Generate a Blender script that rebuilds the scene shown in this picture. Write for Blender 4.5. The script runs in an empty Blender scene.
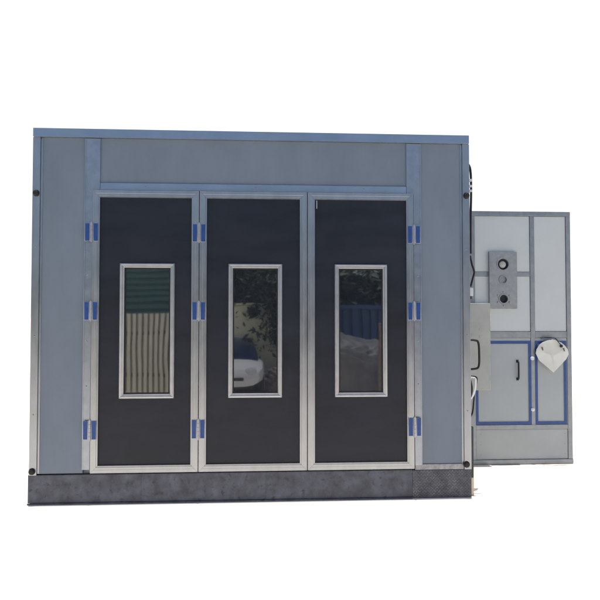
import bpy, bmesh, math, random
from mathutils import Vector, Matrix
random.seed(7)
S = bpy.context.scene
C = S.collection
R = math.radians

# ------------------------------------------------------------------ materials
def new_mat(name):
    m = bpy.data.materials.new(name); m.use_nodes = True
    nt = m.node_tree
    return m, nt, nt.nodes['Principled BSDF']

def mat(name, col, rough=.5, metal=0., var=.08, scale=6., bump=0., bscale=300., stretch=(1, 1, 1), rvar=.06, ior=1.45, spots=None):
    """painted or metal surface: base colour broken up by two noises, roughness variation, fine bump"""
    m, nt, p = new_mat(name)
    n = nt.nodes; l = nt.links
    tc = n.new('ShaderNodeTexCoord'); mp = n.new('ShaderNodeMapping')
    mp.inputs['Scale'].default_value = stretch
    l.new(tc.outputs['Object'], mp.inputs['Vector'])
    a = n.new('ShaderNodeTexNoise'); a.inputs['Scale'].default_value = scale; a.inputs['Detail'].default_value = 6; a.inputs['Roughness'].default_value = .65
    l.new(mp.outputs[0], a.inputs['Vector'])
    cr = n.new('ShaderNodeValToRGB')
    cr.color_ramp.elements[0].position = .3; cr.color_ramp.elements[1].position = .7
    cr.color_ramp.elements[0].color = [c * (1 - var) for c in col] + [1]
    cr.color_ramp.elements[1].color = [min(1, c * (1 + var)) for c in col] + [1]
    l.new(a.outputs['Fac'], cr.inputs['Fac'])
    colout = cr.outputs['Color']
    if spots:
        scol, sscale, thr = spots
        b = n.new('ShaderNodeTexNoise'); b.inputs['Scale'].default_value = sscale; b.inputs['Detail'].default_value = 4
        l.new(tc.outputs['Object'], b.inputs['Vector'])
        r2 = n.new('ShaderNodeValToRGB'); r2.color_ramp.elements[0].position = thr; r2.color_ramp.elements[1].position = thr + .12
        l.new(b.outputs['Fac'], r2.inputs['Fac'])
        mx = n.new('ShaderNodeMix'); mx.data_type = 'RGBA'
        l.new(r2.outputs['Color'], mx.inputs[0]); l.new(colout, mx.inputs[6]); mx.inputs[7].default_value = list(scol) + [1]
        colout = mx.outputs[2]
    l.new(colout, p.inputs['Base Color'])
    mr = n.new('ShaderNodeMapRange'); mr.inputs[3].default_value = max(.02, rough - rvar); mr.inputs[4].default_value = rough + rvar
    l.new(a.outputs['Fac'], mr.inputs[0]); l.new(mr.outputs[0], p.inputs['Roughness'])
    p.inputs['Metallic'].default_value = metal
    p.inputs['IOR'].default_value = ior
    if bump:
        bn = n.new('ShaderNodeTexNoise'); bn.inputs['Scale'].default_value = bscale; bn.inputs['Detail'].default_value = 2
        l.new(mp.outputs[0], bn.inputs['Vector'])
        bm_ = n.new('ShaderNodeBump'); bm_.inputs['Strength'].default_value = bump; bm_.inputs['Distance'].default_value = .002
        l.new(bn.outputs['Fac'], bm_.inputs['Height']); l.new(bm_.outputs[0], p.inputs['Normal'])
    return m

M = {}
M['panel'] = mat('grey_panel_paint', (.164, .202, .253), .47, 0, .10, 2.4, .10, 220, stretch=(1, 1, .45), rvar=.08)
M['metal'] = mat('aluminium_profile', (.35, .375, .41), .33, .9, .10, 9, .06, 160, stretch=(1, 1, .35), rvar=.07)
M['metal_h'] = mat('aluminium_rail', (.345, .40, .475), .32, .9, .10, 9, .06, 160, stretch=(.35, 1, 1), rvar=.07)
M['jamb'] = mat('galvanised_flashing', (.33, .365, .42), .34, .85, .10, 14, .08, 120, rvar=.07)
M['frame'] = mat('aluminium_door_frame', (.385, .405, .43), .32, .9, .10, 11, .05, 200, stretch=(1, 1, .4), rvar=.08, spots=((.40, .38, .36), 7, .66))
M['wframe'] = mat('brushed_window_frame', (.47, .485, .51), .36, .9, .08, 12, .05, 200, rvar=.06)
M['black'] = mat('black_door_sheet', (.0145, .0180, .0275), .40, 0, .25, 3.5, .25, 420, stretch=(.35, 1, 1.6), rvar=.10, spots=((.019, .022, .031), 2.3, .56), ior=1.38)
M['rubber'] = mat('black_rubber', (.012, .012, .014), .6, 0, .2, 30)
M['gap'] = mat('dark_gap', (.015, .016, .02), .8)
M['base'] = mat('galvanised_base_sheet', (.080, .090, .115), .48, .30, .50, 7.5, .4, 60, rvar=.16, spots=((.044, .049, .063), 19, .58))
def tread_mat():
    m = mat('tread_plate_sheet', (.072, .079, .095), .46, .35, .40, 14, 0, rvar=.12)
    nt = m.node_tree; n = nt.nodes; l = nt.links; p = n['Principled BSDF']
    tc = n.new('ShaderNodeTexCoord'); mp = n.new('ShaderNodeMapping')
    sw = n.new('ShaderNodeSeparateXYZ'); cb_ = n.new('ShaderNodeCombineXYZ')
    l.new(tc.outputs['Object'], sw.inputs[0]); l.new(sw.outputs['X'], cb_.inputs['X']); l.new(sw.outputs['Z'], cb_.inputs['Y'])
    mp.inputs['Rotation'].default_value = (0, 0, R(45)); l.new(cb_.outputs[0], mp.inputs['Vector'])
    bt = n.new('ShaderNodeTexBrick'); bt.inputs['Scale'].default_value = 12; bt.inputs['Mortar Size'].default_value = .060; bt.inputs['Mortar Smooth'].default_value = 1.0
    bt.inputs['Color1'].default_value = (1, 1, 1, 1); bt.inputs['Color2'].default_value = (.35, .35, .35, 1); bt.inputs['Mortar'].default_value = (0, 0, 0, 1)
    l.new(mp.outputs[0], bt.inputs['Vector'])
    mp2 = n.new('ShaderNodeMapping'); mp2.inputs['Rotation'].default_value = (0, 0, R(-45)); l.new(cb_.outputs[0], mp2.inputs['Vector'])
    bt2 = n.new('ShaderNodeTexBrick')
    for k_ in ('Scale', 'Mortar Size', 'Mortar Smooth', 'Color1', 'Color2', 'Mortar'): bt2.inputs[k_].default_value = bt.inputs[k_].default_value
    l.new(mp2.outputs[0], bt2.inputs['Vector'])
    ck = n.new('ShaderNodeTexChecker'); ck.inputs['Scale'].default_value = 25.0; l.new(cb_.outputs[0], ck.inputs['Vector'])
    tread = n.new('ShaderNodeMix'); tread.data_type = 'RGBA'
    l.new(ck.outputs['Fac'], tread.inputs[0]); l.new(bt.outputs['Color'], tread.inputs[6]); l.new(bt2.outputs['Color'], tread.inputs[7])
    bp = n.new('ShaderNodeBump'); bp.inputs['Strength'].default_value = .7; bp.inputs['Distance'].default_value = .004
    l.new(tread.outputs[2], bp.inputs['Height']); l.new(bp.outputs[0], p.inputs['Normal'])
    src = p.inputs['Base Color'].links[0].from_socket
    wn = n.new('ShaderNodeTexNoise'); wn.inputs['Scale'].default_value = 9; l.new(tc.outputs['Object'], wn.inputs['Vector'])
    wr = n.new('ShaderNodeMapRange'); wr.inputs[1].default_value = .40; wr.inputs[2].default_value = .62; wr.inputs[3].default_value = 0; wr.inputs[4].default_value = .75; l.new(wn.outputs['Fac'], wr.inputs[0])
    ml = n.new('ShaderNodeMath'); ml.operation = 'MULTIPLY'; l.new(tread.outputs[2], ml.inputs[0]); l.new(wr.outputs[0], ml.inputs[1])
    mx = n.new('ShaderNodeMix'); mx.data_type = 'RGBA'; l.new(ml.outputs[0], mx.inputs[0]); l.new(src, mx.inputs[6]); mx.inputs[7].default_value = (.155, .16, .17, 1)
    l.new(mx.outputs[2], p.inputs['Base Color'])
    return m
M['base_rough'] = tread_mat()
M['sill'] = mat('galvanised_sill', (.28, .29, .31), .48, .7, .3, 30, .2, 120)
M['blue'] = mat('blue_film', (.021, .066, .235), .35, 0, .15, 20)
M['white_paint'] = mat('white_cabinet_paint', (.50, .545, .565), .45, 0, .04, 2.0, .08, 200)
M['cab_rail'] = mat('cabinet_rail', (.265, .292, .32), .45, .7, .14, 12, .1, 150)
M['cab_low'] = mat('cabinet_lower_paint', (.335, .37, .385), .45, 0, .06, 3.0, .08, 200)
M['cab_door'] = mat('cabinet_door_paint', (.345, .385, .41), .42, 0, .05, 2.5, .08, 200)
M['plate'] = mat('zinc_plate', (.30, .32, .34), .45, .6, .14, 18, .1, 150)
M['ctrl'] = mat('olive_grey_box_paint', (.37, .39, .375), .5, 0, .10, 5, .1, 200, spots=((.22, .24, .225), 6, .6))
M['side'] = mat('side_wall_paint', (.42, .44, .46), .5, 0, .05, 2)
M['teal'] = mat('dark_teal_paint', (.035, .06, .068), .5, 0, .2, 14)
M['cream'] = mat('cream_finish', (.72, .62, .50), .7, 0, .12, 12)
M['whiteplastic'] = mat('white_plastic', (.6, .63, .66), .4, 0, .05)
M['sheet'] = mat('white_vinyl_sheet', (.60, .62, .585), .55, 0, .06, 6, .15, 60)
M['brass'] = mat('dull_brass', (.16, .14, .09), .5, .5, .2, 30)
M['dusk'] = mat('port_shade_dark', (.02, .021, .024), .7)
M['hingemetal'] = mat('hinge_steel', (.40, .41, .45), .42, .8, .12, 40)
M['cable_white'] = mat('white_hose', (.6, .62, .63), .4)
# things that stand in the yard and show in the window glass
M['fence'] = mat('cream_fence_sheet', (.46, .46, .385), .6, 0, .10, 3)
M['shed'] = mat('dark_green_cladding', (.05, .125, .118), .55, 0, .15, 3)
M['wall'] = mat('cream_plaster', (.46, .47, .36), .8, 0, .10, 2.5)
M['leaf'] = mat('dark_leaf', (.018, .032, .014), .6, 0, .5, 2)
M['bark'] = mat('bark', (.06, .045, .035), .8, 0, .3, 9)
M['carpaint'] = mat('white_car_paint', (.40, .42, .45), .25, 0, .02)
M['carglass'] = mat('blue_tinted_windscreen', (.008, .014, .04), .12)
M['lamp'] = mat('headlamp_lens', (.36, .38, .42), .12)
M['tyre'] = mat('tyre_rubber', (.015, .015, .015), .8)
M['container'] = mat('blue_steel_paint', (.010, .042, .125), .45, 0, .12, 4)
M['tarp'] = mat('grey_tarpaulin', (.095, .098, .105), .6, 0, .35, 3, .6, 10)
M['rubble'] = mat('grey_brown_earth', (.13, .125, .12), .9, 0, .3, 6, .5, 30)
M['post'] = mat('weathered_post', (.15, .115, .095), .8, 0, .3, 12)

def glass_mat():
    m, nt, p = new_mat('reflective_tinted_glass')
    n = nt.nodes; l = nt.links
    p.inputs['Base Color'].default_value = (.017, .021, .029, 1)
    p.inputs['Roughness'].default_value = .025
    p.inputs['IOR'].default_value = 3.1
    tc = n.new('ShaderNodeTexCoord')
    a = n.new('ShaderNodeTexNoise'); a.inputs['Scale'].default_value = 1.9; a.inputs['Detail'].default_value = .4
    l.new(tc.outputs['Object'], a.inputs['Vector'])
    b = n.new('ShaderNodeBump'); b.inputs['Strength'].default_value = .30; b.inputs['Distance'].default_value = .008
    l.new(a.outputs['Fac'], b.inputs['Height']); l.new(b.outputs[0], p.inputs['Normal'])
    return m
M['glass'] = glass_mat()

def ground_mat():
    m, nt, p = new_mat('pale_concrete_yard')
    n = nt.nodes; l = nt.links
    tc = n.new('ShaderNodeTexCoord')
    a = n.new('ShaderNodeTexNoise'); a.inputs['Scale'].default_value = .8; a.inputs['Detail'].default_value = 8
    l.new(tc.outputs['Object'], a.inputs['Vector'])
    cr = n.new('ShaderNodeValToRGB')
    cr.color_ramp.elements[0].color = (.83, .74, .63, 1); cr.color_ramp.elements[1].color = (.89, .80, .69, 1)
    l.new(a.outputs['Fac'], cr.inputs['Fac']); l.new(cr.outputs[0], p.inputs['Base Color'])
    p.inputs['Roughness'].default_value = .9
    p.inputs['Specular IOR Level'].default_value = .1
    return m
M['ground'] = ground_mat()

# ------------------------------------------------------------------ mesh helpers
def box(bm, x0, x1, y0, y1, z0, z1, bev=0.):
    v = [bm.verts.new((x, y, z)) for x in (x0, x1) for y in (y0, y1) for z in (z0, z1)]
    f = [(0, 1, 3, 2), (4, 6, 7, 5), (0, 4, 5, 1), (2, 3, 7, 6), (0, 2, 6, 4), (1, 5, 7, 3)]
    fs = [bm.faces.new([v[i] for i in q]) for q in f]
    if bev:
        es = list({e for q in fs for e in q.edges})
        bmesh.ops.bevel(bm, geom=es, offset=bev, segments=2, affect='EDGES', profile=.5)

def prism(bm, pts, y0, y1, bev=0.):
    """polygon in x,z extruded from y0 (front) to y1 (back)"""
    a = [bm.verts.new((x, y0, z)) for x, z in pts]
    b = [bm.verts.new((x, y1, z)) for x, z in pts]
    fs = [bm.faces.new(a), bm.faces.new(b[::-1])]
    k = len(pts)
    for i in range(k):
        j = (i + 1) % k
        fs.append(bm.faces.new([a[j], a[i], b[i], b[j]]))
    if bev:
        bmesh.ops.bevel(bm, geom=list(fs[0].edges), offset=bev, segments=2, affect='EDGES', profile=.5)

def mitred(bm, x0, x1, z0, z1, prof, gap=.0006):
    """four mitred lengths of one profile; prof = (inset from the outer edge, y)"""
    def pt(cx, cz, sx, sz, u, y): return (cx + sx * u, y, cz + sz * u)
    cs = [(x0, z0, 1, 1), (x1, z0, -1, 1), (x1, z1, -1, -1), (x0, z1, 1, -1)]
    for i in range(4):
        A, B = cs[i], cs[(i + 1) % 4]
        d = Vector((B[0] - A[0], 0, B[1] - A[1])).normalized() * gap
        ra = [bm.verts.new(Vector(pt(*A, u, y)) + d) for u, y in prof]
        rb = [bm.verts.new(Vector(pt(*B, u, y)) - d) for u, y in prof]
        k = len(prof)
        for j in range(k):
            q = (j + 1) % k
            bm.faces.new([ra[j], ra[q], rb[q], rb[j]])
        bm.faces.new(ra[::-1]); bm.faces.new(rb)

def ringstrip(bm, x0, x1, z0, z1, w, y0, y1):
    for a in ((x0, x1, z1 - w, z1), (x0, x1, z0, z0 + w), (x0, x0 + w, z0 + w, z1 - w), (x1 - w, x1, z0 + w, z1 - w)):
        box(bm, a[0], a[1], y0, y1, a[2], a[3])

def cyl(bm, p0, p1, r0, r1=None, n=20, caps=True):
    r1 = r0 if r1 is None else r1
    p0, p1 = Vector(p0), Vector(p1)
    q = (p1 - p0).to_track_quat('Z', 'Y')
    def ring(c, r): return [bm.verts.new(c + q @ Vector((r * math.cos(2 * math.pi * i / n), r * math.sin(2 * math.pi * i / n), 0))) for i in range(n)]
    a, b = ring(p0, r0), ring(p1, r1)
    for i in range(n):
        j = (i + 1) % n
        bm.faces.new([a[i], a[j], b[j], b[i]])
    if caps: bm.faces.new(a[::-1]); bm.faces.new(b)

def lathe(bm, origin, axis, prof, n=24):
    """prof = (distance along axis, radius)"""
    o = Vector(origin); q = Vector(axis).to_track_quat('Z', 'Y')
    rings = []
    for d, r in prof:
        rings.append([bm.verts.new(o + q @ Vector((r * math.cos(2 * math.pi * i / n), r * math.sin(2 * math.pi * i / n), d))) for i in range(n)])
    for a, b in zip(rings, rings[1:]):
        for i in range(n):
            j = (i + 1) % n
            bm.faces.new([a[i], a[j], b[j], b[i]])
    bm.faces.new(rings[0][::-1]); bm.faces.new(rings[-1])

def catmull(pts, k=6):
    pts = [Vector(p) for p in pts]
    P = [pts[0]] + pts + [pts[-1]]
    out = []
    for i in range(1, len(P) - 2):
        for s in range(k):
            t = s / k
            a, b, c, d = P[i - 1], P[i], P[i + 1], P[i + 2]
            out.append(.5 * ((2 * b) + (c - a) * t + (2 * a - 5 * b + 4 * c - d) * t * t + (3 * b - a - 3 * c + d) * t ** 3))
    return out + [pts[-1]]

def tube(bm, pts, r, n=10, smooth=True):
    pts = catmull(pts) if smooth else [Vector(p) for p in pts]
    rings = []
    for i, p in enumerate(pts):
        t = (pts[min(i + 1, len(pts) - 1)] - pts[max(i - 1, 0)]).normalized()
        q = t.to_track_quat('Z', 'Y')
        rings.append([bm.verts.new(p + q @ Vector((r * math.cos(2 * math.pi * j / n), r * math.sin(2 * math.pi * j / n), 0))) for j in range(n)])
    for a, b in zip(rings, rings[1:]):
        # match ring phase to avoid twists
        k = min(range(n), key=lambda s: (b[s].co - a[0].co).length)
        for i in range(n):
            j = (i + 1) % n
            bm.faces.new([a[i], a[j], b[(j + k) % n], b[(i + k) % n]])
        rings[rings.index(b)] = b
    bm.faces.new(rings[0][::-1]); bm.faces.new(rings[-1])

def obj(name, bm, m, parent=None, smooth=False):
    bmesh.ops.recalc_face_normals(bm, faces=bm.faces[:])
    me = bpy.data.meshes.new(name); bm.to_mesh(me); bm.free()
    me.materials.append(m)
    if smooth:
        for p in me.polygons: p.use_smooth = True
        try: me.set_sharp_from_angle(angle=R(35))
        except Exception: pass
    o = bpy.data.objects.new(name, me); C.objects.link(o)
    if parent: 
        o.parent = parent
        o.matrix_parent_inverse = Matrix.Identity(4)
        if parent.type == 'EMPTY': 
            o.matrix_parent_inverse = Matrix.Translation(-parent.location)
    return o

def tag(o, label, cat, group=None, kind=None):
    if label: o['label'] = label
    if cat: o['category'] = cat
    if group: o['group'] = group
    if kind: o['kind'] = kind
    return o

def thing(name, loc, label, cat, group=None):
    o = bpy.data.objects.new(name, None); C.objects.link(o); o.location = loc
    return tag(o, label, cat, group)

B = bmesh.new

# ------------------------------------------------------------------ ground
b = B(); s = 1500
b.faces.new([b.verts.new(p) for p in ((-s, -s, 0), (s, -s, 0), (s, s, 0), (-s, s, 0))])
tag(obj('ground', b, M['ground']), None, None, kind='structure')

# ------------------------------------------------------------------ the booth
D = 6.9
booth = thing('spray_booth', (0, 0, 0), 'large grey panelled spray booth with three black windowed doors on a dark base', 'spray booth')
def part(name, bm, m, parent=booth, smooth=False, label=None):
    o = obj(name, bm, m, parent, smooth)
    if label: o['label'] = label
    return o

b = B(); box(b, -1.988, 1.988, .045, D, .26, 3.36); part('side_wall', b, M['side'])
b = B(); box(b, -2., 2., .02, D + .02, 3.3610, 3.3655); part('roof', b, M['side'])
# grey panels
b = B(); box(b, -1.932, -1.538, 0, .044, .272, 3.297, .002); part('wall_panel', b, M['panel'])
b = B(); box(b, 1.538, 1.932, 0, .044, .314, 3.297, .002); part('wall_panel', b, M['panel'])
b = B(); box(b, -1.405, 1.405, 0, .044, 2.880, 3.297, .002); part('header_panel', b, M['panel'])
# corner posts, each with the narrow inner lip
for sx in (-1, 1):
    b = B()
    x = sorted((sx * 2.0, sx * 1.934)); box(b, x[0], x[1], -.018, .044, .262, 3.2906, .0015)
    x = sorted((sx * 1.9335, sx * 1.914)); box(b, x[0], x[1], -.0045, -.0005, .275, 3.286, .0015)
    part('corner_post', b, M['metal'])
b = B(); box(b, -1.993, 1.993, -.038, .044, 3.2910, 3.369, .0008); part('top_rail', b, M['metal_h'])
# jambs: broad beside the header, narrow beside the doors
for sx in (-1, 1):
    pts = [(1.541, .305), (1.541, 3.2885), (1.403, 3.2885), (1.403, 2.820), (1.472, 2.820), (1.472, .305)]
    b = B(); prism(b, [(sx * x, z) for x, z in pts], -.014, .044, .003)
    box(b, *sorted((sx * 1.5305, sx * 1.5345)), -.0165, -.0135, .31, 3.27)
    part('jamb', b, M['jamb'])
b = B(); box(b, -1.4005, 1.4005, -.016, .044, 2.8195, 2.884, .003); box(b, -1.4, 1.4, -.019, -.0155, 2.836, 2.842); part('header_trim', b, M['metal_h'])
b = B(); box(b, -1.47, 1.47, .030, .044, .262, 2.8190); part('door_recess', b, M['gap'])
# base
b = B(); box(b, -2.012, 1.447, -.004, D, .014, .258, .002); box(b, -2.012, 1.447, -.018, -.0045, 0.001, .0135); box(b, -2.012, 1.447, -.006, .03, .2585, .2615)
for x in (-1.02, .1): box(b, x, x + .003, -.0065, -.0035, .016, .256)
part('base_plinth', b, M['base'])
b = B(); box(b, 1.4478, 2.003, -.004, D, .001, .258, .002); part('base_plinth', b, M['base_rough'], label='rough spangled end sheet of the base')
b = B(); box(b, 1.475, 1.931, -.008, .044, .262, .3125, .002); part('sill_strip', b, M['sill'])
# black rubber bumpers on the posts
for x, z in ((-1.966, 2.782), (-1.972, .298), (1.970, 2.805), (1.953, .308)):
    b = B(); lathe(b, (x, -.016, z), (0, -1, 0), [(0, .030), (.006, .030), (.008, .025), (.022, .0245), (.028, .020), (.030, .012)])
    part('rubber_bumper', b, M['rubber'], smooth=True)

for x, z in ((-1.967, 1.50), (-1.967, 2.30), (-1.967, .80), (1.967, 1.50), (1.967, 2.30), (1.967, .80), (-1.507, 1.45), (-1.507, 2.05), (-1.507, 1.05), (1.507, 1.45), (1.507, 2.05), (1.507, 1.05), (-1.0, 2.855), (1.0, 2.855), (0, 2.855)):
    b = B(); lathe(b, (x, -.0135 if abs(x) < 1.6 and z < 2.5 else -.0155 if z > 2.5 else -.0175, z), (0, -1, 0), [(0, .0075), (.002, .007), (.0035, .004)], 12); part('rivet', b, M['sill'], smooth=True)
# doors ------------------------------------------------------------
DPROF = [(0, .02), (0, -.031), (.003, -.034), (.030, -.034), (.0315, -.0330), (.0515, -.0330), (.0535, -.029), (.066, -.028), (.066, .02)]
WPROF = [(0, -.0105), (0, -.024), (.004, -.030), (.012, -.031), (.016, -.027), (.034, -.025), (.040, -.018), (.040, -.006), (.034, -.0045)]
seams = [-1.468, -.509, .477, 1.466]
wx = [(-1.219, -.728), (-.244, .247), (.729, 1.217)]
Z0, Z1 = .276, 2.8165
for i in range(3):
    x0, x1 = seams[i] + .0025, seams[i + 1] - .0025
    u0, u1 = wx[i]; w0, w1 = .936, 2.155
    # black sheet with a window opening
    b = B()
    a0, a1, c0, c1 = x0 + .06, x1 - .06, Z0 + .06, Z1 - .06
    h0, h1, k0, k1 = u0 + .02, u1 - .02, w0 + .02, w1 - .02
    O = [(a0, c0), (a1, c0), (a1, c1), (a0, c1)]; I = [(h0, k0), (h1, k0), (h1, k1), (h0, k1)]
    vo = [b.verts.new((x, -.0108, z)) for x, z in O]; vi = [b.verts.new((x, -.0108, z)) for x, z in I]
    vo2 = [b.verts.new((x, .018, z)) for x, z in O]; vi2 = [b.verts.new((x, .018, z)) for x, z in I]
    for q in range(4):
        r = (q + 1) % 4
        b.faces.new([vo[q], vo[r], vi[r], vi[q]]); b.faces.new([vo2[r], vo2[q], vi2[q], vi2[r]])
        b.faces.new([vo[r], vo[q], vo2[q], vo2[r]]); b.faces.new([vi[q], vi[r], vi2[r], vi2[q]])
    door = part('door', b, M['black'])
    b = B(); mitred(b, x0, x1, Z0, Z1, DPROF); part('door_frame', b, M['frame'], door)
    b = B(); mitred(b, u0, u1, w0, w1, WPROF); part('window_frame', b, M['wframe'], door)
    b = B(); ringstrip(b, u0 + .0402, u1 - .0402, w0 + .0402, w1 - .0402, .012, -.0085, -.0035); part('gasket', b, M['rubber'], door)
    b = B(); box(b, u0 + .03, u1 - .03, -.0030, .006, w0 + .03, w1 - .03); part('window_glass', b, M['glass'], door)
    if i == 2:
        b = B(); box(b, x0 + .0835, x0 + .0885, -.0125, -.0105, 2.67, 2.745); part('sticker', b, M['whiteplastic'], door, label='small white scrap at the top corner of the black sheet')

# hinges -------------------------------------------------------------
def hinge(x, z0, z1, y):
    b = B()
    box(b, x - .060, x - .0085, y - .004, y, z0, z1, .001); box(b, x + .0085, x + .060, y - .004, y, z0, z1, .001)
    n = 5; h = (z1 - z0 + .012) / n
    for k in range(n):
        za = z0 - .006 + k * h
        cyl(b, (x, y - .006, za + .0012), (x, y - .006, za + h - .0012), .0105, n=16)
    cyl(b, (x, y - .006, z0 - .012), (x, y - .006, z1 + .012), .006, n=12)
    o = part('hinge', b, M['hingemetal'], smooth=True)
    for s_ in (-1, 1):
        b = B(); box(b, *sorted((x + s_ * .0185, x + s_ * .0565)), y - .0058, y - .0042, z0 + .003, z1 - .003)
        part('blue_film', b, M['blue'], o)
for x in (seams[0], seams[1], seams[3]):
    for z0, z1 in ((2.350, 2.514), (1.641, 1.805), (.576, .745)):
        hinge(x, z0, z1, -.0345)

# fittings of the right side wall ---------------------------------------
b = B(); tube(b, [(2.0, .12, 1.452), (2.085, .12, 1.448), (2.122, .12, 1.425), (2.130, .12, 1.31), (2.124, .12, 1.20), (2.085, .12, 1.176), (2.0, .12, 1.172)], .0105)
part('door_handle', b, M['rubber'], smooth=True)
b = B(); tube(b, [(1.999, .06, 3.13), (2.025, .06, 3.11), (2.040, .06, 3.04), (2.043, .06, 2.85), (2.036, .06, 2.6), (2.033, .06, 2.27)], .011); part('seal_strip', b, M['rubber'], smooth=True)
for z in (2.955, 2.90, 2.855):
    b = B(); box(b, 1.99, 2.050, .040, .075, z, z + .022, .003); part('clip', b, M['whiteplastic'])
b = B(); tube(b, [(2.028, .06, 2.25), (2.045, .06, 2.17), (2.066, .06, 2.095), (2.048, .06, 2.02), (2.030, .06, 1.955)], .009); part('latch_rod', b, M['rubber'], smooth=True)
b = B(); box(b, 1.988, 2.050, .04, .11, 1.868, 1.945, .004); part('latch_box', b, M['whiteplastic'])
b = B(); cyl(b, (2.030, .075, 1.840), (2.030, .075, 1.8675), .016); part('latch_foot', b, M['rubber'])
b = B(); box(b, 1.988, 2.045, .05, .35, .166, .640, .004); part('bottom_flashing', b, M['teal'])
b = B(); box(b, 2.004, 2.048, .055, .345, .001, .1655, .004); part('cream_strip', b, M['cream'])  # plain cream strip low on the side wall

# cables and a socket on the side wall
for pts, m, r in (
    ([(2.000, .25, 1.085), (2.070, .24, 1.075), (2.090, .22, .98), (2.060, .2, .89), (1.985, .2, .86)], 'rubber', .010),
    ([(2.000, .28, 1.075), (2.130, .27, 1.075), (2.140, .25, 1.03), (2.118, .22, .95), (2.075, .2, .885), (1.985, .2, .83)], 'cable_white', .009),
    ([(2.000, .29, 1.085), (2.150, .29, 1.085), (2.155, .27, 1.03), (2.130, .26, .94), (2.115, .24, .85), (2.085, .22, .72), (1.985, .2, .66)], 'rubber', .008),
    ([(2.000, .23, 1.09), (2.050, .23, 1.07), (2.062, .22, 1.0), (2.050, .2, .90), (2.055, .2, .80), (1.985, .2, .70)], 'rubber', .011)):
    b = B(); tube(b, pts, r); part('cable', b, M[m], smooth=True)
b = B(); box(b, 1.985, 2.060, .21, .27, .775, .835, .006); part('socket', b, M['whiteplastic'])

# ------------------------------------------------------------------ control box between the booth and the cabinet front
cb = thing('control_box', (2.4, 1.1, .86), 'plain olive grey control box squeezed between the booth side and the cabinet door', 'control box')
b = B(); box(b, 1.990, 2.618, 1.105, 1.182, .850, 1.825, .006); obj('box_body', b, M['ctrl'], cb)
b = B(); box(b, 2.07, 2.596, 1.098, 1.104, .872, 1.803, .002); obj('box_door', b, M['ctrl'], cb)
b = B(); box(b, 2.619, 2.630, 1.12, 1.15, 1.625, 1.705, .003); obj('edge_highlight', b, M['whiteplastic'], cb)  # white sliver drawing a highlight on the box edge
for zz in (1.60, 1.53, 1.45, 1.37):
    b = B(); box(b, 2.485, 2.525, 1.0955, 1.0975, zz - .011, zz + .011); obj('vent_slot', b, M['ctrl'], cb)

# ------------------------------------------------------------------ the cabinet
Y = 1.2
cab = thing('air_cabinet', (3., Y, 0), 'pale grey panelled air cabinet with round ports and blue taped lower doors', 'cabinet')
b = B(); box(b, 2.40, 3.590, Y + .02, Y + 2.1, .012, 2.870); obj('cabinet_body', b, M['white_paint'], cab)
b = B()
box(b, 2.395, 3.597, Y - .012, Y + .05, 2.828, 2.882, .003)       # top
box(b, 2.395, 2.476, Y - .010, Y + .05, .055, 2.8275, .003)       # left stile
box(b, 3.544, 3.597, Y - .010, Y + .05, .055, 2.8275, .003)       # right stile
box(b, 3.120, 3.172, Y - .010, Y + .05, .446, 2.8275, .003)       # middle stile
box(b, 2.4765, 3.1195, Y - .008, Y + .05, 2.137, 2.186, .003)     # short rail
box(b, 2.4765, 3.1195, Y - .008, Y + .05, 1.432, 1.505, .003); box(b, 3.1725, 3.5435, Y - .008, Y + .05, 1.432, 1.505, .003)
box(b, 2.4765, 3.5435, Y - .008, Y + .05, .394, .4455, .003)
box(b, 2.395, 3.600, Y - .016, Y + .05, .004, .0545, .003)
obj('cabinet_frame', b, M['cab_rail'], cab)
for a in ((2.478, 3.1185, 2.1875, 2.826), (2.478, 3.1185, 1.5065, 2.1355), (3.174, 3.542, 1.5065, 2.826)):
    b = B(); box(b, a[0], a[1], Y, Y + .019, a[2], a[3], .003); obj('cabinet_panel', b, M['white_paint'], cab)
b = B(); box(b, 2.478, 3.542, Y - .002, Y + .019, .056, .3925, .003)
for x in (2.53, 3.51):
    for z in (.11, .22, .34): lathe(b, (x, Y - .0021, z), (0, -1, 0), [(0, .006), (.003, .005)], 8)
obj('kick_panel', b, M['cab_low'], cab)
for x0, x1 in ((2.4785, 3.1185), (3.1735, 3.5425)):
    b = B(); box(b, x0, x1, Y - .004, Y + .019, .4475, 1.430, .003)
    d = obj('cabinet_door', b, M['cab_door'], cab)
    b = B(); ringstrip(b, x0 + (.002 if x0 < 3 else -.010), x1 + (.002 if x0 < 3 else -.010), .450, 1.396, .031, Y - .0118, Y - .0102) if x0 > 3 else ringstrip(b, x0 - .006, x1 + .001, .450, 1.396, .031, Y - .0118, Y - .0102)
    obj('blue_tape', b, M['blue'], d)
    if x0 < 3:
        b = B(); tube(b, [(2.961, Y - .004, 1.165), (2.961, Y - .032, 1.160), (2.961, Y - .038, 1.12), (2.961, Y - .038, 1.01), (2.961, Y - .032, .970), (2.961, Y - .004, .965)], .010)
        box(b, 2.948, 2.974, Y - .008, Y - .0038, 1.150, 1.182, .001); box(b, 2.948, 2.974, Y - .008, Y - .0038, .948, .980, .001)
        obj('pull_handle', b, M['rubber'], d, True)
        for z in (1.199, .620):
            b = B(); lathe(b, (3.130, Y - .012, z), (0, -1, 0), [(0, .022), (.012, .022), (.018, .016), (.020, .008)]); obj('door_latch', b, M['whiteplastic'], d, True)
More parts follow.
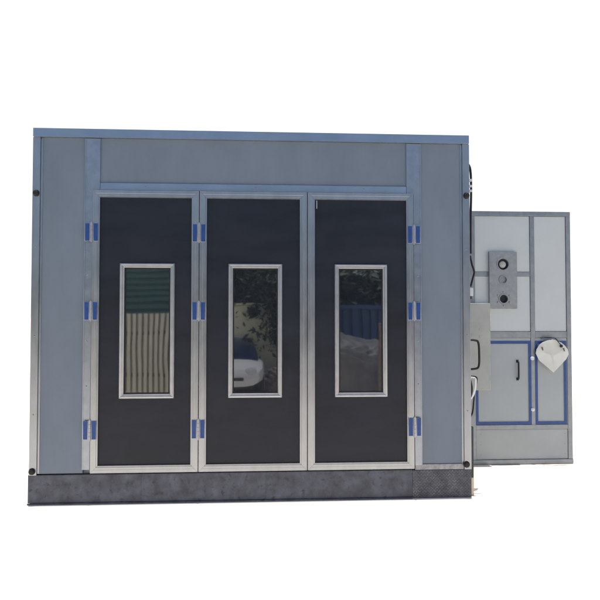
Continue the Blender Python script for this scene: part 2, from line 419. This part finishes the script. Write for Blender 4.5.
# port plate with three round holes
ports = [(2.791, 2.270, .066), (2.790, 2.094, .042), (2.795, 1.876, .050)]
b = B(); edges = []
def loop(pts):
    v = [b.verts.new((x, Y - .040, z)) for x, z in pts]
    return v, [b.edges.new((v[i], v[(i + 1) % len(v)])) for i in range(len(v))]
vr, er = loop([(2.633, 1.764), (2.953, 1.764), (2.953, 2.413), (2.633, 2.413)]); edges += er
for x, z, r in ports:
    v, e = loop([(x + r * math.cos(2 * math.pi * i / 28), z + r * math.sin(2 * math.pi * i / 28)) for i in range(28)]); edges += e
bmesh.ops.triangle_fill(b, use_beauty=True, use_dissolve=False, edges=edges)
vb = [b.verts.new((v.co.x, Y - .002, v.co.z)) for v in vr]
for i in range(4):
    j = (i + 1) % 4; b.faces.new([vr[j], vr[i], vb[i], vb[j]])
pl = obj('port_plate', b, M['plate'], cab)
for k, (x, z, r) in enumerate(ports):
    b = B()
    n = 28; dep = [.10, .016, .10][k]
    prof = [(.006, r + .010), (.012, r + .008), (.012, r - .003), (-.03 if k != 1 else -.012, r - .004)]
    q = lambda d, rr, i: (x + rr * math.cos(2 * math.pi * i / n), Y - .040 - d + .006, z + rr * math.sin(2 * math.pi * i / n))
    rings = [[b.verts.new(q(d, rr, i)) for i in range(n)] for d, rr in prof]
    for A, Bq in zip(rings, rings[1:]):
        for i in range(n): b.faces.new([A[i], A[(i + 1) % n], Bq[(i + 1) % n], Bq[i]])
    pr = obj('port_ring', b, M['plate'] if k != 1 else M['cab_rail'], pl, True)
    b = B(); cyl(b, (x, Y - .040 + (.026 if k != 1 else .012), z), (x, Y - .003, z), r - .002, n=28); obj('port_shade_cap' if k != 1 else 'blank_cover', b, M['dusk'] if k != 1 else M['cab_rail'], pl, True)  # dark caps carry the shade inside the open ports in their colour
b = B(); lathe(b, (2.791, Y - .020, 2.268), (0, -1, 0), [(0, .040), (.012, .036), (.020, .012), (.021, .004)]); obj('damper', b, M['ctrl'], pl, True)
x, z, r = ports[2]
for k in range(6):
    a = R(30 + 60 * k); b = B(); lathe(b, (x + .078 * math.cos(a), Y - .0405, z + .078 * math.sin(a)), (0, -1, 0), [(0, .009), (.008, .008), (.010, .004)], 8); obj('flange_bolt', b, M['sill'], pl, True)

# the pointed white sheet hanging on a cord in front of the right lower door
hs = thing('hanging_sheet', (3.35, Y - .05, 1.04), 'white pointed sheet hanging by a black cord over the narrow blue taped cabinet door', 'sheet')
pts = [(3.347, 1.042), (3.504, 1.190), (3.541, 1.246), (3.532, 1.300), (3.500, 1.342), (3.455, 1.378), (3.400, 1.402), (3.348, 1.416), (3.290, 1.404), (3.240, 1.386), (3.205, 1.358), (3.172, 1.305), (3.160, 1.259), (3.190, 1.180)]
b = B()
cx, cz = 3.35, 1.25
def ysheet(x, z): return Y - .048 - .018 * math.cos((x - cx) * 9) - .010 * math.sin(z * 13)
rings = []
for f in (1., .8, .55, .3):
    rings.append([b.verts.new((cx + (x - cx) * f, ysheet(cx + (x - cx) * f, cz + (z - cz) * f), cz + (z - cz) * f)) for x, z in pts])
for A, Bq in zip(rings, rings[1:]):
    for i in range(len(pts)): j = (i + 1) % len(pts); b.faces.new([A[i], A[j], Bq[j], Bq[i]])
b.faces.new(rings[-1])
bmesh.ops.recalc_face_normals(b, faces=b.faces[:])
r_ = bmesh.ops.solidify(b, geom=b.faces[:], thickness=.006)
obj('sheet_body', b, M['sheet'], hs, True)
b = B(); tube(b, [(3.23, Y - .02, 1.425), (3.29, Y - .04, 1.440), (3.36, Y - .085, 1.432), (3.395, Y - .092, 1.395), (3.436, Y - .092, 1.345)], .005); lathe(b, (3.436, Y - .080, 1.342), (0, -1, 0), [(0, .018), (.010, .018), (.013, .010)], 14)
obj('cord', b, M['rubber'], hs, True)
for x, z, s_ in ((3.220, 1.312, -1), (3.470, 1.300, -1)):
    b = B(); prism(b, [(x - .012, z + .020), (x + .002, z + .020), (x + .012, z - .016), (x + .002, z - .020)], Y - .086, Y - .072, .002); obj('clip', b, M['brass'], hs)

# ------------------------------------------------------------------ the yard behind the camera, seen mirrored in the window glass
def ribbed(x0, x1, z0, z1, y, pitch, depth, horiz=False, thick=.02):
    bm = B()
    span = (z1 - z0) if horiz else (x1 - x0)
    n = int(span / pitch); prof = []
    for k in range(n):
        a = k * pitch
        prof += [(a, 0), (a + pitch * .58, 0), (a + pitch * .66, -depth), (a + pitch * .92, -depth)]
    prof.append((n * pitch, 0))
    def P(t, d, s, off): 
        return (s, y + d + off, z0 + t) if horiz else (x0 + t, y + d + off, s)
    lo, hi = (x0, x1) if horiz else (z0, z1)
    L = [[bm.verts.new(P(t, d, s, o)) for t, d in prof] for s in (lo, hi) for o in (0, -thick)]
    A0, A1, B0, B1 = L
    for i in range(len(prof) - 1):
        bm.faces.new([A0[i], A0[i + 1], B0[i + 1], B0[i]]); bm.faces.new([A1[i + 1], A1[i], B1[i], B1[i + 1]])
        bm.faces.new([A0[i + 1], A0[i], A1[i], A1[i + 1]]); bm.faces.new([B0[i], B0[i + 1], B1[i + 1], B1[i]])
    for i in (0, -1): bm.faces.new([A0[i], B0[i], B1[i], A1[i]])
    return bm

fe = thing('sheet_fence', (-5, -7.7, 0), 'cream ribbed sheet fence mirrored in the left window', 'fence')
obj('fence_sheet', ribbed(-9, -1.75, .0, 1.745, -7.7, .124, .11), M['fence'], fe)
b = B(); box(b, -9, -1.75, -7.87, -7.80, 1.30, 1.38); box(b, -9, -1.75, -7.87, -7.80, .35, .43); obj('fence_rail', b, M['post'], fe)
sh = thing('green_shed', (-5, -11, 0), 'dark green shed clad in horizontal ribs mirrored in the top of the left window', 'shed')
obj('wall', ribbed(-10, -1.9, 0, 3.3, -10.5, .17, .05, True), M['shed'], sh)
b = B(); box(b, -9.95, -1.95, -14, -10.6, 0, 3.25); obj('shed_body', b, M['shed'], sh)
b = B(); box(b, -10.2, -1.7, -14.2, -10.3, 3.31, 3.40, .02); obj('roof', b, M['shed'], sh)
b = B(); box(b, -1.70, 1.15, -8.25, -8.05, 0, 1.90, .01); box(b, -1.74, 1.19, -8.28, -8.02, 1.905, 1.96, .01)
tag(obj('yard_wall', b, M['wall']), 'cream plastered yard wall behind leaves mirrored in the middle window', 'wall')

def tree(name, base, h, crown, nleaf, label, lsize=.10, extra=(), group='dark trees mirrored in the windows'):
    t = thing(name, base, label, 'tree', group)
    bx, by, _ = base
    bm = B(); top = Vector((bx, by, h * .55))
    tube(bm, [(bx, by, 0), (bx + .06, by + .03, h * .25), top], .09 * h / 4)
    for k in range(7):
        a = 2 * math.pi * k / 7 + random.random(); r = crown * random.uniform(.5, .9)
        tube(bm, [top - Vector((0, 0, h * .12 * random.random())), top + Vector((r * .5 * math.cos(a), r * .5 * math.sin(a), h * .12)), top + Vector((r * math.cos(a), r * math.sin(a), h * random.uniform(.1, .35)))], .03 * h / 4, 6)
    obj('trunk', bm, M['bark'], t, True)
    bm = B()
    clumps = [(Vector((bx, by, h * .68)) + Vector((random.gauss(0, crown * .45), random.gauss(0, crown * .4), random.gauss(0, h * .15))), crown * random.uniform(.25, .5)) for _ in range(22)] + list(extra)
    for _ in range(nleaf):
        c, r = random.choice(clumps)
        p = c + Vector((random.gauss(0, r * .5), random.gauss(0, r * .5), random.gauss(0, r * .5)))
        if p.z < .3: continue
        q = Matrix.Rotation(random.uniform(0, 6.28), 3, 'Z') @ Matrix.Rotation(random.uniform(-1.3, 1.3), 3, 'X') @ Matrix.Rotation(random.uniform(0, 6.28), 3, 'Z')
        l_ = lsize * random.uniform(.6, 1.4)
        bm.faces.new([bm.verts.new(p + q @ Vector(v)) for v in ((-l_, 0, 0), (0, -l_ * .4, .01), (l_, 0, 0), (0, l_ * .4, .01))])
    me = bpy.data.meshes.new('crown'); bm.to_mesh(me); bm.free(); me.materials.append(M['leaf'])
    o = bpy.data.objects.new('crown', me); C.objects.link(o); o.parent = t; o.matrix_parent_inverse = Matrix.Translation(-t.location)
    return t
V = Vector
tree('leafy_tree', (-.1, -8.7, 0), 3.3, 1.2, 4600, 'leafy dark tree hanging over the cream wall mirrored in the middle window', .075,
     extra=[(V((-.45, -8.1, 2.4)), .4), (V((.35, -7.8, 2.1)), .40), (V((.42, -7.8, 1.6)), .34), (V((.40, -7.8, 1.2)), .22), (V((.30, -7.9, 1.95)), .4), (V((.42, -7.9, 1.85)), .3), (V((-.2, -7.9, 1.75)), .12), (V((.05, -8.0, 2.45)), .5), (V((.0, -8., 2.8)), .8)], group=None)
for k, (x, y, h) in enumerate(((-1.0, -12.5, 3.5), (1.4, -13.0, 3.2), (3.1, -13.5, 3.0), (5.2, -13.2, 3.5), (7.4, -13.8, 3.3), (-.2, -15.5, 3.8), (2.3, -16, 3.3), (4.2, -16.5, 3.6), (9.8, -14, 3.4))):
    tree('dense_tree', (x, y, 0), h, 1.7, 2600, 'dense dark tree beyond the yard mirrored faintly in the windows', .20)  # row widened past the treeline to block bright sky from the glass

# white car facing the booth
car = thing('parked_car', (-.80, -7., 0), 'white car with dark blue windscreen mirrored low in the middle window', 'car')
x0, x1 = -1.62, .06; xc = (x0 + x1) / 2; W = (x1 - x0) / 2
def loft(bm, secs):
    rings = [[bm.verts.new(p) for p in s_] for s_ in secs]
    n = len(rings[0])
    for A, Bq in zip(rings, rings[1:]):
        for i in range(n): bm.faces.new([A[i], A[(i + 1) % n], Bq[(i + 1) % n], Bq[i]])
    bm.faces.new(rings[0][::-1]); bm.faces.new(rings[-1])
def sec(y, w, zl, zh, k=18, e=3.2):
    out = []
    for i in range(k):
        a = 2 * math.pi * i / k
        c, s_ = math.cos(a), math.sin(a)
        out.append((xc + w * math.copysign(abs(c) ** (2 / e), c), y, (zl + zh) / 2 + (zh - zl) / 2 * math.copysign(abs(s_) ** (2 / e), s_)))
    return out
b = B(); loft(b, [sec(-6.28, W * .72, .38, .56), sec(-6.34, W * .90, .27, .66), sec(-6.6, W, .27, .76), sec(-7.3, W, .27, .88), sec(-8.6, W, .27, .92), sec(-9.7, W * .97, .26, .88), sec(-9.95, W * .8, .34, .74)])
body = obj('body', b, M['carpaint'], car, True)
b = B(); loft(b, [sec(-7.06, W * .86, .78, .84, e=2.4), sec(-7.5, W * .80, .78, 1.10, e=2.4), sec(-7.85, W * .74, .78, 1.215, e=2.4), sec(-8.7, W * .74, .78, 1.20, e=2.4), sec(-9.5, W * .80, .78, .90, e=2.4)])
obj('windscreen', b, M['carglass'], car, True)
b = B(); loft(b, [sec(-7.9, W * .66, 1.19, 1.235, e=2.4), sec(-8.7, W * .66, 1.18, 1.225, e=2.4)]); obj('roof', b, M['carpaint'], car, True)
b = B(); box(b, xc - W * .55, xc + W * .55, -6.345, -6.262, .40, .47, .02); obj('grille', b, M['rubber'], car)
for sx in (-1, 1):
    b = B(); lathe(b, (xc + sx * W * .70, -6.40, .60), (0, 1, .1), [(0, .11), (.07, .11), (.11, .08), (.125, .03)]); obj('headlight', b, M['lamp'], car, True)
    for yy in (-7.0, -9.1):
        b = B(); lathe(b, (xc + sx * (W - .20), yy, .30), (sx, 0, 0), [(0, .28), (.03, .30), (.17, .30), (.205, .27)]); w_ = obj('wheel', b, M['tyre'], car, True)
        b = B(); lathe(b, (xc + sx * (W + .004), yy, .30), (sx, 0, 0), [(0, .17), (.008, .16), (.010, .05)]); obj('rim', b, M['cab_rail'], w_, True)

ct = thing('blue_container', (3, -9.3, 0), 'blue ribbed steel container mirrored in the right window', 'container')
obj('container_side', ribbed(1.25, 6.0, 0.05, 1.86, -9.2, .20, .06), M['container'], ct)
b = B(); box(b, 1.22, 6.05, -11.3, -9.30, .02, 1.84); obj('container_body', b, M['container'], ct)
b = B(); box(b, 1.20, 6.08, -9.30, -9.14, 1.865, 1.95, .01); obj('top_rail', b, M['container'], ct)

def mound(name, cx, cy, rx, ry, h, m, amp, seed):
    rnd = random.Random(seed); bm = B(); bmesh.ops.create_icosphere(bm, subdivisions=5, radius=1)
    ph = [[rnd.uniform(0, 6) for _ in range(3)] + [rnd.uniform(2, 7), rnd.uniform(2, 7)] for _ in range(6)]
    for v in bm.verts:
        c = v.co.copy(); d = sum(math.sin(c.x * p[3] + p[0]) * math.sin(c.z * p[4] + p[1] + c.y * 2) for p in ph) / 6 * amp
        d += amp * .16 * (abs(math.sin(c.x * 13 + math.sin(c.z * 9 + ph[0][0]) * 2)) + abs(math.sin(c.z * 15 + c.x * 5 + ph[1][1])) - 1)
        v.co = Vector((cx + c.x * rx * (1 + d), cy + c.y * ry * (1 + d), max(0., c.z) ** .42 * h * (1 + d)))
    return obj(name, bm, m, None, True)
tag(mound('covered_heap', 1.85, -7.5, 1.15, .7, 1.20, M['tarp'], .26, 5), 'lumpy heap under a grey cover mirrored low in the right window', 'heap')
tag(mound('earth_heap', .62, -7.5, .62, .5, .62, M['rubble'], .3, 8), 'low grey brown earth heap mirrored low in the middle window', 'heap')
b = B(); tube(b, [(2.43, -6.7, 0), (2.435, -6.7, .8), (2.42, -6.7, 1.55)], .035); lathe(b, (2.42, -6.7, 1.54), (0, 0, 1), [(0, .045), (.03, .045), (.04, .02)], 12)
tag(obj('timber_post', b, M['post'], None, True), 'thin brown post mirrored at the right edge of the right window', 'post')

# ------------------------------------------------------------------ light
SUN_E = R(89.8)
w = bpy.data.worlds.new('World'); S.world = w; w.use_nodes = True
nt = w.node_tree; bg = nt.nodes['Background']
sky = nt.nodes.new('ShaderNodeTexSky'); sky.sky_type = 'NISHITA'; sky.sun_disc = False
sky.sun_elevation = SUN_E; sky.sun_rotation = 0.0
sky.air_density = 1.0; sky.dust_density = 2.0; sky.ozone_density = 1.0
# white fill added to the sky behind the booth as a blank backdrop, clear blue sky overhead and behind the camera
tcw = nt.nodes.new('ShaderNodeTexCoord'); sxyz = nt.nodes.new('ShaderNodeSeparateXYZ'); nt.links.new(tcw.outputs['Generated'], sxyz.inputs[0])
def ramp(sock, a, b_, lo, hi):
    m_ = nt.nodes.new('ShaderNodeMapRange'); m_.interpolation_type = 'SMOOTHSTEP'
    for i_, v_ in zip((1, 2, 3, 4), (a, b_, lo, hi)): m_.inputs[i_].default_value = v_
    nt.links.new(sock, m_.inputs[0]); return m_.outputs[0]
mul = nt.nodes.new('ShaderNodeMath'); mul.operation = 'MULTIPLY'
nt.links.new(ramp(sxyz.outputs['Y'], .30, .55, 0, 1), mul.inputs[0]); nt.links.new(ramp(sxyz.outputs['Z'], .60, .85, 1, 0), mul.inputs[1])
mixw = nt.nodes.new('ShaderNodeMix'); mixw.data_type = 'RGBA'
nt.links.new(mul.outputs[0], mixw.inputs[0]); nt.links.new(sky.outputs[0], mixw.inputs[6]); mixw.inputs[7].default_value = (8, 8, 8, 1)
nt.links.new(mixw.outputs[2], bg.inputs['Color']); bg.inputs['Strength'].default_value = .15
sl = bpy.data.lights.new('sun', 'SUN'); sl.energy = 4.6; sl.angle = R(.5); sl.color = (1, .965, .91)
so = bpy.data.objects.new('sun', sl); C.objects.link(so); so.location = (0, 3, 20)
d = Vector((0, math.cos(SUN_E), math.sin(SUN_E)))            # towards the sun: a hair behind the front face
so.rotation_euler = d.to_track_quat('Z', 'Y').to_euler()

# ------------------------------------------------------------------ camera
cam = bpy.data.cameras.new('camera'); co = bpy.data.objects.new('camera', cam); C.objects.link(co)
cam.sensor_width = 36; cam.lens = 36 * 600 / 600; cam.clip_end = 5000; cam.clip_start = .05
cy_, cp_, cr_ = -.0570670601, .0285623042, -.000216972
Rz = Matrix.Rotation(cy_, 3, 'Z'); Rx = Matrix.Rotation(cp_, 3, 'X'); Ry = Matrix.Rotation(cr_, 3, 'Y')
rot = Rz @ Rx @ Ry @ Matrix.Rotation(R(90), 3, 'X')
co.matrix_world = Matrix.Translation((.0960880286, -5.50895759, 1.66813576)) @ rot.to_4x4()
S.camera = co
vs = S.view_settings; S.display_settings.display_device = 'sRGB'
vs.view_transform = 'Standard'; vs.look = 'None'; vs.exposure = 0.; vs.gamma = 1.; vs.use_curve_mapping = False
S.render.engine = 'CYCLES'
S.cycles.max_bounces = 8
